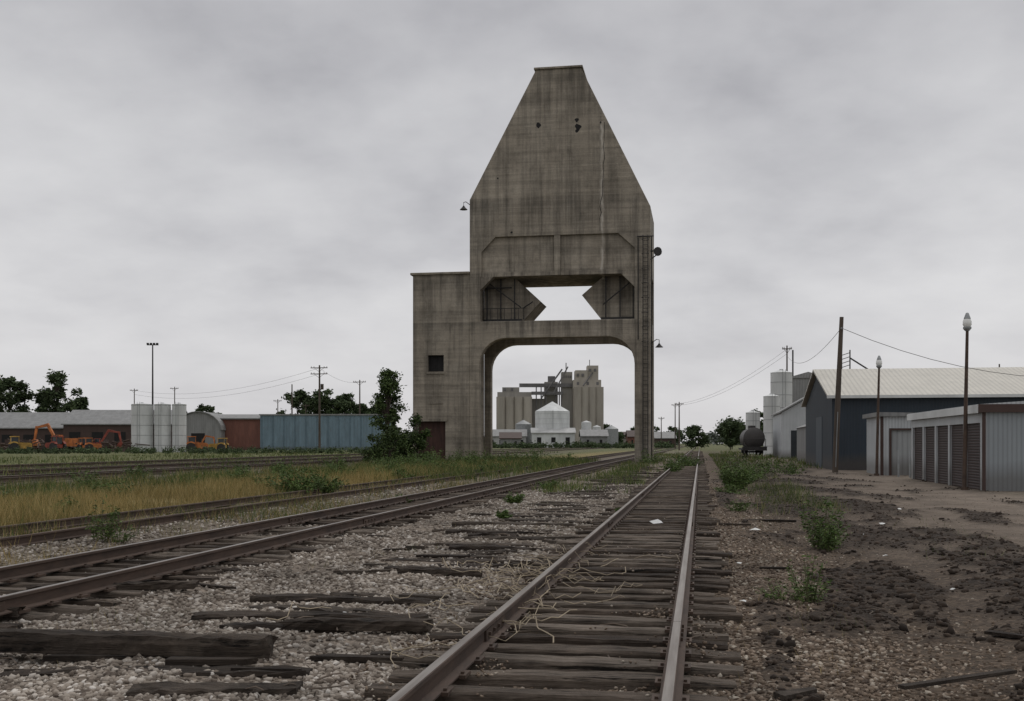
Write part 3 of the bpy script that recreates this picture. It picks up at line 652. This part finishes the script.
S=empty('white_metal_shed',(28.9,118,0),-A)
mb=MB(); mb.prism([(0,0),(5,0),(5,4.6),(3.2,6.7),(0,4.9)],0,14); mb.obj('walls',M_WHITE2,S)
mb=MB(); mb.prism([(-.2,4.85),(3.2,6.78),(5.3,4.4),(5.3,4.55),(3.2,6.95),(-.2,5.0)],-.3,14.3); mb.obj('roof',M_GREYROOF,S)
mb=MB(); mb.box(1.0,3.0,-.03,-.003,0,3.0); mb.obj('door',M_GLASS,S)
S=empty('low_metal_shed',(24.6,92,0),-A)
mb=MB(); mb.box(0,4,0,9,0,3.0); mb.obj('walls',M_GREYROOF,S)
mb=MB(); mb.prism([(-.2,3.0),(4.2,3.0),(2,3.8)],-.2,9.2); mb.obj('roof',M_GREYROOF,S)
def silo(name,x,y,r,h,mat,cone=.25,ribs=True):
    e=empty(name,(x,y,0)); mb=MB(); mb.tube([(0,0,0),(0,0,h)],r,28,cap=False); mb.obj('shell',mat,e,smooth=True)
    mb=MB(); mb.tube([(0,0,h),(0,0,h+r*cone),(0,0,h+r*cone+.15)],[r+.06,.3,.25],28); mb.obj('roof_cone',mat,e,smooth=True)
    if ribs:
        mb=MB()
        for z in np.arange(1.2,h,1.8): mb.tube([(0,0,z),(0,0,z+.06)],r+.025,28)
        mb.tube([(-.2,-r-.1,0),(-.2,-r-.1,h+.4)],.03,4); mb.tube([(.2,-r-.1,0),(.2,-r-.1,h+.4)],.03,4)
        mb.obj('hoops_and_ladder',M_GALV,e)
    return e
silo('white_storage_silo',35.4,150,1.1,8.0,M_WHITE); silo('white_storage_silo',38.2,156,1.5,11.6,M_WHITE)
silo('white_storage_silo',34.6,158,1.0,6.0,M_WHITE)
S=empty('grain_leg_building',(40.5,162,0),-A)
mb=MB(); mb.box(0,6,0,6,0,11.2); mb.prism([(-.2,11.2),(6.2,11.2),(3,12.1)],-.2,6.2); mb.obj('walls',M_GREYROOF,S)
mb=MB()
for (x,z) in((1,15.5),(8,15)): mb.tube([(x,2,11),(x,2,z)],.12,5)
for k in range(7): mb.tube([(8.0,2,11+k*.6),(9.2,2,11.4+k*.6)],.05,4)
mb.tube([(9.2,2,0),(9.2,2,15.4)],.1,5); mb.tube([(8.0,2,0),(8.0,2,15.4)],.1,5); mb.tube([(9.2,2,14.2),(14,2,11)],.12,5)
mb.obj('leg_frame',M_STEELDK,S)

S=empty('tank_car',(27.3,124,0),-A)
mb=MB(); mb.tube([(0,-.3,2.2),(0,0,2.2),(0,12,2.2),(0,12.3,2.2)],[.8,1.2,1.2,.8],24); mb.tube([(0,6,3.1),(0,6,3.7)],.45,14); mb.obj('tank',simple('tank_black',(0.05,0.045,0.042),.6,.3,1),S,smooth=True)
mb=MB(); mb.box(-1.3,1.3,-1.0,13,.85,1.05); mb.box(-1.35,1.35,-1.15,-1.0,.8,1.25)
for y in(.8,2.6,9.4,11.2):
    for x in(-.75,.75): mb.tube([(x-.06,y,.62),(x+.06,y,.62)],.42,16)
    mb.tube([(-.8,y,.62),(.8,y,.62)],.08,6)
for x in(-.95,.95): mb.box(x-.08,x+.08,.3,3.1,.45,.8); mb.box(x-.08,x+.08,8.9,11.7,.45,.8)
for x in(-1.2,1.2): mb.tube([(x,-1.0,1.0),(x,-1.0,2.1)],.03,4)
mb.tube([(-1.2,-1,2.1),(1.2,-1,2.1)],.03,4); mb.obj('underframe_and_wheels',M_STEELDK,S)

# ------------------------------------------------------------ poles
def utility_pole(x,y,h,arms=2,lean=0,armw=2.4,r=.15,trans=False):
    e=empty('utility_pole',(x,y,0),-A); mb=MB(); mb.tube([(0,0,-.3),(lean*.5,0,h*.5),(lean,0,h)],[r*1.15,r*.95,r*.7],9)
    for k in range(arms):
        z=h-.5-k*1.1; lx=lean*z/h; mb.box(lx-armw/2,lx+armw/2,-r-.1,-r+.02,z-.07,z+.07)
        mb.tube([(lx-armw*.3,-r-.04,z),(lx,-r,z-.7)],.03,4); mb.tube([(lx+armw*.3,-r-.04,z),(lx,-r,z-.7)],.03,4)
        for q in(-.46,-.3,.3,.46): mb.tube([(lx+q*armw,-r-.04,z+.07),(lx+q*armw,-r-.04,z+.28)],.05,6)
    if trans: mb.tube([(r+.3,0,h*.72),(r+.3,0,h*.72+1)],.28,10)
    mb.obj('pole_and_crossarms',M_WOODPOLE,e); return e
utility_pole(-35,200,15.8,2,armw=3.2,r=.2,trans=True); utility_pole(-34.6,250,16,1,armw=3,r=.18); utility_pole(-50,250,15,0,r=.18)
for x,y,h in[(-103,300,16.5),(-92,300,17),(-66,310,14),(-60,320,13)]: utility_pole(x,y,h,1,r=.16)
for x,y,h,a in[(38,250,11,1),(44.5,300,12.5,1),(47.5,350,10,1),(51,420,9,1)]: utility_pole(x,y,h,a,r=.16,armw=2)
utility_pole(40.5,162,16,1,r=.14,armw=1.4); utility_pole(70,158,13,0,r=.14)
e=empty('utility_pole',(18.2,62,0)); mb=MB(); mb.tube([(0,0,-.3),(.18,0,4.4),(.38,0,8.75)],[.17,.15,.11],10); mb.obj('pole',M_WOODPOLE,e)
mb=MB(); mb.tube([(.33,-.13,8.1),(.33,-.2,8.1)],.06,6); mb.tube([(.0,-.16,0.3),(.12,-.13,3.4)],.03,5); mb.obj('hardware',M_GALV,e)
utility_pole(46,64,9,1)
def wire(name,p0,p1,sag,r=.02):
    mb=MB(); pts=[]
    for k in range(17):
        t=k/16; pts.append([p0[i]+(p1[i]-p0[i])*t-(4*sag*t*(1-t) if i==2 else 0) for i in range(3)])
    mb.tube(pts,r,4); return mb.obj(name,M_STEELFAR)
wire('overhead_wire',(18.53,61.8,8.1),(46,64,8.4),2.9,.016)
wire('overhead_wire',(18.5,61.8,8.1),(40.5,162,14.5),1.5,.018)
wire('overhead_wire',(-35,200,15.3),(-34.6,250,15.5),1.0,.02)
for dz in(0,-1.1): wire('overhead_wire',(-35,200,15.3+dz),(-103,300,16+dz),2.5,.02)
wire('overhead_wire',(40.5,162,15.5),(38,250,10.6),1.5,.02); wire('overhead_wire',(40.5,162,14.8),(38,250,10.2),1.5,.02)
def street_lamp(x,y,h,lean=0):
    e=empty('street_lamp',(x,y,0)); mb=MB(); mb.tube([(0,0,0),(lean*.5,0,h*.5),(lean,0,h-.5)],[.075,.065,.05],10); mb.tube([(0,0,0),(0,0,.12)],.13,10); mb.obj('post',M_RUST,e,smooth=True)
    mb=MB(); mb.tube([(lean,0,h-.5),(lean,0,h-.42),(lean,0,h-.36)],[.07,.14,.14],12); mb.tube([(lean,0,h-.08),(lean,0,h-.02),(lean,0,h+.12),(lean,0,h+.14)],[.12,.10,.05,.02],12); mb.obj('housing',M_GALV,e,smooth=True)
    mb=MB(); mb.tube([(lean,0,h-.36),(lean,0,h-.28),(lean,0,h-.16),(lean,0,h-.08)],[.11,.15,.145,.11],14); mb.obj('lamp_globe',M_LAMP,e,smooth=True)
street_lamp(15.75,38.3,6.05,.1); street_lamp(18.3,55.2,5.9,.12)
e=empty('floodlight_pole',(-68.6,210,0)); mb=MB(); mb.tube([(0,0,0),(0,0,20.3)],[.22,.12],8); mb.box(-1.1,1.1,-.1,.1,20.3,20.45)
for x in(-.9,-.3,.3,.9): mb.box(x-.18,x+.18,-.3,.1,20.45,20.75)
mb.obj('pole_and_floodlights',M_STEELDK,e)

# ------------------------------------------------------------ left background
def barrel(name,x,y,w,d,h,rise,mat,rz,wallmat=None):
    e=empty(name,(x,y,0),rz); mb=MB(); prof=[(0,0),(w,0),(w,h)]+[(w/2+w/2*math.cos(math.radians(a)),h+rise*math.sin(math.radians(a))) for a in range(15,180,15)]+[(0,h)]
    mb.prism(prof,0,d); mb.obj('shell',wallmat or mat,e)
    mb=MB(); pr=[(w/2+(w/2+.25)*math.cos(math.radians(a)),h+.05+(rise+.2)*math.sin(math.radians(a))) for a in range(0,181,15)]; pi=[(w/2+(w/2+.05)*math.cos(math.radians(a)),h+.02+(rise+.03)*math.sin(math.radians(a))) for a in range(180,-1,-15)]
    mb.prism(pr+pi,-.4,d+.4); mb.obj('roof',mat,e)
    mb=MB(); mb.box(w*.35,w*.65,-.06,-.003,0,h*.85); mb.obj('door',M_DARK,e); return e
def gable(name,x,y,w,d,h,rise,wm,rm,rz=0,wins=4):
    e=empty(name,(x,y,0),rz); mb=MB(); mb.prismx([(0,0),(d,0),(d,h),(d/2,h+rise),(0,h)],0,w); mb.obj('walls',wm,e)
    mb=MB(); mb.prismx([(-.5,h-.15),(d/2,h+rise+.05),(d+.5,h-.15),(d+.5,h+.1),(d/2,h+rise+.35),(-.5,h+.1)],-.4,w+.4); mb.obj('roof',rm,e)
    mb=MB()
    for k in range(wins):
        xx=w*(k+.5)/wins; mb.box(xx-w*.05,xx+w*.05,-.05,-.003,h*.35 if k%2 else 0,h*.7)
    if wins: mb.obj('doors_and_windows',M_DARK,e)
    return e
barrel('barrel_roof_shed',-75,245,10,22,4.5,4.0,M_GREYROOF,0.05)
gable('long_grey_shed',-104,255,26,14,6.0,3.2,M_BROWN,M_GREYROOF,0.03,5)
gable('long_grey_shed',-128,262,26,14,5.2,3.6,M_BROWN,M_GREYROOF,-.02,5)
gable('brown_roof_house',-140,280,20,12,5,4.2,M_BROWN,M_RUST,0,3)
gable('rust_red_shed',-66.5,250,9.5,14,7.2,.8,M_BRICKRED,M_GREYROOF,0,0)
e=empty('teal_metal_warehouse',(-57,249,0),-.02); mb=MB(); mb.box(0,27.5,0,16,0,7.9); mb.obj('walls',M_TEAL,e)
mb=MB(); mb.box(-.2,27.8,-.25,16.2,7.9,8.2); mb.obj('roof_edge',M_GREYROOF,e)
mb=MB()
for k in range(11): mb.box(.3+k*2.5,.45+k*2.5,-.1,-.003,0,7.9)
mb.obj('wall_posts',simple('teal_post',(0.10,0.15,0.18),.7,.2,1),e)
for x,r in((-66.6,1.85),(-62.9,1.45),(-59.9,1.25)): silo('white_storage_tank',x,198,r,8.6,M_WHITE,.12,True)
def excavator(x,y,rz,mat,s=1.0):
    e=empty('excavator',(x,y,0),rz); e.scale=(s,s,s)
    mb=MB()
    for yy in(-1.2,1.2): mb.prism([(-1.9,.35),(-1.5,0),(1.5,0),(1.9,.35),(1.9,.6),(1.5,.9),(-1.5,.9),(-1.9,.6)],yy-.28,yy+.28)
    mb.box(-.8,.8,-.92,.92,.3,1.0); mb.obj('crawler_tracks',M_STEELDK,e)
    mb=MB(); mb.box(-2.2,1.2,-1.2,1.2,1.05,2.1); mb.box(-2.2,-1.2,-1.2,1.2,2.1,2.5); mb.box(-.1,1.25,.15,1.2,2.1,3.1)
    mb.prism([(1.0,1.6),(1.4,1.5),(3.4,4.6),(5.6,4.3),(5.6,4.6),(3.2,5.2)],-.45,-.1)
    mb.prism([(5.3,4.7),(5.8,4.7),(6.2,2.2),(5.9,2.1)],-.4,-.15); mb.prism([(5.7,2.3),(6.4,2.2),(6.0,1.1),(5.1,1.2),(5.3,1.7)],-.7,.15); mb.obj('house_and_boom',mat,e)
    mb=MB(); mb.box(1.252,1.27,.25,1.1,2.2,3.0); mb.box(.05,1.1,1.201,1.215,2.2,3.0); mb.box(.05,1.1,.13,.149,2.2,3.0); mb.obj('cab_glass',M_GLASS,e)
def tractor(x,y,rz,mat,s=1.0):
    e=empty('tractor',(x,y,0),rz); e.scale=(s,s,s); mb=MB()
    for yy in(-.95,.95): mb.tube([(-.9,yy-.22,.85),(-.9,yy+.22,.85)],.85,18); mb.tube([(1.5,yy-.15,.5),(1.5,yy+.15,.5)],.5,14)
    mb.tube([(.9,-.25,1.7),(.9,-.25,2.5)],.06,6); mb.obj('wheels_and_exhaust',M_STEELDK,e)
    mb=MB(); mb.prism([(-.2,.7),(2.0,.6),(2.05,1.5),(1.6,1.7),(-.2,1.75)],-.4,.4); mb.box(-1.4,-.2,-.6,.6,.8,1.4); mb.box(-1.5,0,-.75,.75,2.7,2.85)
    for xx in(-1.4,-.1):
        for yy in(-.65,.65): mb.box(xx-.04,xx+.04,yy-.04,yy+.04,1.4,2.7)
    mb.prism([(-1.7,1.5),(-.2,1.5),(-.3,1.8),(-.9,1.95),(-1.5,1.8)],-1.1,-.65); mb.prism([(-1.7,1.5),(-.2,1.5),(-.3,1.8),(-.9,1.95),(-1.5,1.8)],.65,1.1); mb.obj('body',mat,e)
    mb=MB(); mb.box(-1.3,-.15,-.6,.6,1.5,2.65); mb.obj('cab_glass',M_GLASS,e)
excavator(-80,196,2.9,M_ORANGE,1.0); excavator(-76,200,0.1,M_RED,.8); tractor(-86,192,.5,M_YEL,1.0); tractor(-79,190,2.6,M_RED,1.0)
tractor(-74.5,193,0,M_ORANGE,.9); tractor(-56,195,.3,M_ORANGE,1.0); tractor(-52.5,197,3.0,M_YEL,.9); excavator(-58,201,.4,M_ORANGE,.6); tractor(-72,188,.9,M_ORANGE,.9); tractor(-91,190,.2,M_RED,.9)
mb=MB()
for k in range(130):
    x=random.uniform(-97,-67); y=random.uniform(194,206); z=random.uniform(0,1.7); a=random.uniform(0,3.14); l=random.uniform(1,3)
    mb.tube([(x,y,z),(x+l*math.cos(a),y+l*math.sin(a)*.4,z+random.uniform(-.3,.9))],random.uniform(.06,.22),6)
mb.obj('scrap_pile',M_RUST,bevel=-1)
mb=MB()
for k in range(7): mb.box(-95+k*3.2,-92.4+k*3.2,206,208.4,0,random.uniform(1.2,2.6))
mb.obj('steel_bins',M_BROWN)
cl=[]
for k in range(300):
    x=random.uniform(-110,-22); y=random.uniform(165,186); r=random.uniform(.3,.9); cl.append(((x,y,r*.6),r))
leaf_quads('scrub',crown(cl,60),.16,M_MIDLEAF)

# ------------------------------------------------------------ grain elevator (centre distance)
E=empty('grain_elevator',(0,450,0))
mb=MB(); mb.box(25,36.5,0,14,0,27.5); mb.box(26,31,1,10,27.5,31.5); mb.box(31,35.5,2,9,27.5,33.5); mb.obj('headhouse_blocks',M_ELEV,E)
mb=MB(); mb.box(-6,8,0,12,0,22.5); mb.box(-4,3,1,8,22.5,24.5); mb.box(13.5,19,6,14,0,27); mb.box(20.5,24.9,4,12,0,31); mb.box(8,13.4,5,12,0,20); mb.obj('annex_blocks',M_ELEV2,E)
mb=MB()
for k in range(4): mb.tube([(27+k*2.9,-1,0),(27+k*2.9,-1,24.5)],1.7,16)
mb.obj('silos',M_ELEV,E,smooth=True)
mb=MB()
for k in range(4): mb.tube([(-4.5+k*3.6,-1,0),(-4.5+k*3.6,-1,20.5)],1.9,16)
mb.obj('annex_silos',M_ELEV,E,smooth=True)
mb=MB(); mb.box(3,26,3,5,24.7,26.2); mb.box(8,21,2,4,21.5,22.8)
for x in(10,12,14,18,19.5): mb.tube([(x,3,0),(x,3,25)],.25,5)
mb.tube([(20.6,2,32),(12,2,20)],.35,5); mb.tube([(23,2,33),(17,1,22)],.3,5); mb.tube([(35,4,33),(29,-2,25)],.3,5); mb.tube([(32,4,33.5),(32,4,36)],.15,4); mb.tube([(22.5,8,31),(22.5,8,35)],.2,4)
mb.box(15,18,8,12,27,29.5); mb.obj('conveyors',M_STEELFAR,E)
mb=MB()
for (x,z) in[(27,29.5),(29,29.5),(32,31.5),(34,31.5),(27,26),(31,26),(35,26),(0,23.5),(-3,23.5)]: mb.box(x-.5,x+.5,-.06 if z<28 else .6,-.003 if z<28 else .99,z-.6,z+.6)
for k in range(5): mb.box(20.8+k*.8,21.3+k*.8,3.9,3.97,28.5,29.5)
mb.obj('windows',M_STEELFAR,E)
silo('white_grain_bin',14.5,395,6.2,13.0,M_WHITE,.55,True)
silo('grey_grain_bin',4.2,402,3,8.5,M_GALV,.5,False)
gable('white_warehouse',-9,390,14,10,4.0,2.2,M_OFFW,M_GREYROOF,0,4)
gable('grey_elevator_office',-4,372,7,7,3.2,1.8,M_GREYROOF,M_BROWN,0,2)
gable('white_warehouse',7,385,15,10,5.2,1.5,M_WHITE,M_OFFW,0,3)
silo('white_storage_tank',26.5,392,1.8,9,M_WHITE,.3,False); silo('white_storage_tank',30.5,396,1.5,7.5,M_WHITE,.3,False); silo('grey_grain_bin',38,420,2.6,7,M_GALV,.5,False)
gable('grey_elevator_office',24,380,9,9,4,2,M_GREYROOF,M_GREYROOF,0,2); gable('brown_roof_house',42,500,14,9,4,2.5,M_ELEV2,M_BROWN,0,3)
gable('brown_roof_house',56,430,8,9,3.5,2.2,M_BROWN,M_GREYROOF,0,2); gable('white_warehouse',34,520,16,9,5,2,M_OFFW,M_GREYROOF,0,3)
gable('white_warehouse',62,640,22,12,5,2.5,M_OFFW,M_GREYROOF,0,4); gable('brown_roof_house',84,650,12,9,4,3,M_ELEV2,M_BROWN,0,3); gable('brown_roof_house',48,455,7,8,4.2,2.4,M_BRICKRED,M_BROWN,0,2)
for (x,y,h,w) in[(40,470,9,8),(54,480,8,8),(62,520,10,10),(76,600,11,11),(90,620,10,12),(41,430,6,6)]: tree('tree',x,y,h,w,.15,26,90,.55,mat=M_MIDLEAF,trunk=.02,rr=(.09,.2))
cl=[]
for k in range(150):
    x=random.uniform(-14,52); y=random.uniform(330,372); r=random.uniform(.6,1.6); cl.append(((x,y,r*.7),r))
leaf_quads('scrub',crown(cl,60),.35,M_MIDLEAF)

# ------------------------------------------------------------ world, light, camera
w=bpy.data.worlds.new('World'); scene.world=w; w.use_nodes=True; nt=w.node_tree
bg=nt.nodes['Background']; co=N(nt,'ShaderNodeTexCoord').outputs['Generated']
sky=N(nt,'ShaderNodeTexSky',sky_type='NISHITA',sun_disc=False); sky.sun_elevation=math.radians(50); sky.sun_rotation=math.radians(25)
skyc=mixc(nt,1.0,sky.outputs[0],(0.08,0.08,0.08),'MULTIPLY')
s=N(nt,'ShaderNodeSeparateXYZ'); L(nt,co,s.inputs[0])
zc=math_(nt,'ADD',math_(nt,'MAXIMUM',s.outputs[2],0.0),0.30)
cx=math_(nt,'DIVIDE',s.outputs[0],zc); cy=math_(nt,'DIVIDE',s.outputs[1],zc)
cv=N(nt,'ShaderNodeCombineXYZ'); L(nt,cx,cv.inputs[0]); L(nt,cy,cv.inputs[1])
n1=noise(nt,cv.outputs[0],1.5,5,0.5); n2=noise(nt,cv.outputs[0],4.2,6,0.55)
nn=math_(nt,'ADD',math_(nt,'MULTIPLY',n1,.68),math_(nt,'MULTIPLY',n2,.32))
cl=ramp(nt,nn,[(0.36,(0.74,0.74,0.76)),(0.46,(0.92,0.92,0.93)),(0.54,(1.04,1.04,1.04)),(0.64,(1.16,1.16,1.15))])
grad=ramp(nt,s.outputs[2],[(0.0,(0.67,0.66,0.675)),(0.12,(0.655,0.65,0.662)),(0.25,(0.575,0.573,0.588)),(0.38,(0.515,0.513,0.53)),(0.6,(0.74,0.74,0.76)),(1.0,(0.98,0.98,0.99))])
# clouds flatten out towards the horizon haze
hz=ramp(nt,s.outputs[2],[(0.0,0.35),(0.15,0.8),(0.3,1.0)])
cc=mixc(nt,1.0,grad,mixc(nt,hz,(1,1,1),cl),'MULTIPLY')
L(nt,mixc(nt,0.97,skyc,cc),bg.inputs[0]); bg.inputs[1].default_value=1.0
sd=bpy.data.lights.new('sun','SUN'); sd.energy=0.6; sd.angle=math.radians(25); sd.color=(1,.96,.9)
so=bpy.data.objects.new('sun',sd); COL.objects.link(so)
az=math.radians(25); el=math.radians(50); d=Vector((math.sin(az)*math.cos(el),math.cos(az)*math.cos(el),math.sin(el)))
so.rotation_euler=d.to_track_quat('Z','Y').to_euler(); so.location=(0,0,50)
cam=bpy.data.cameras.new('camera'); co_=bpy.data.objects.new('camera',cam); COL.objects.link(co_)
cam.sensor_width=36; cam.lens=36*1100/1024; cam.shift_y=92.5/1024; cam.clip_end=9000; cam.clip_start=.1
co_.location=(0,0,1.65); co_.rotation_euler=(math.radians(90),0,0); scene.camera=co_
scene.view_settings.view_transform='Standard'; scene.view_settings.look='None'; scene.view_settings.exposure=0
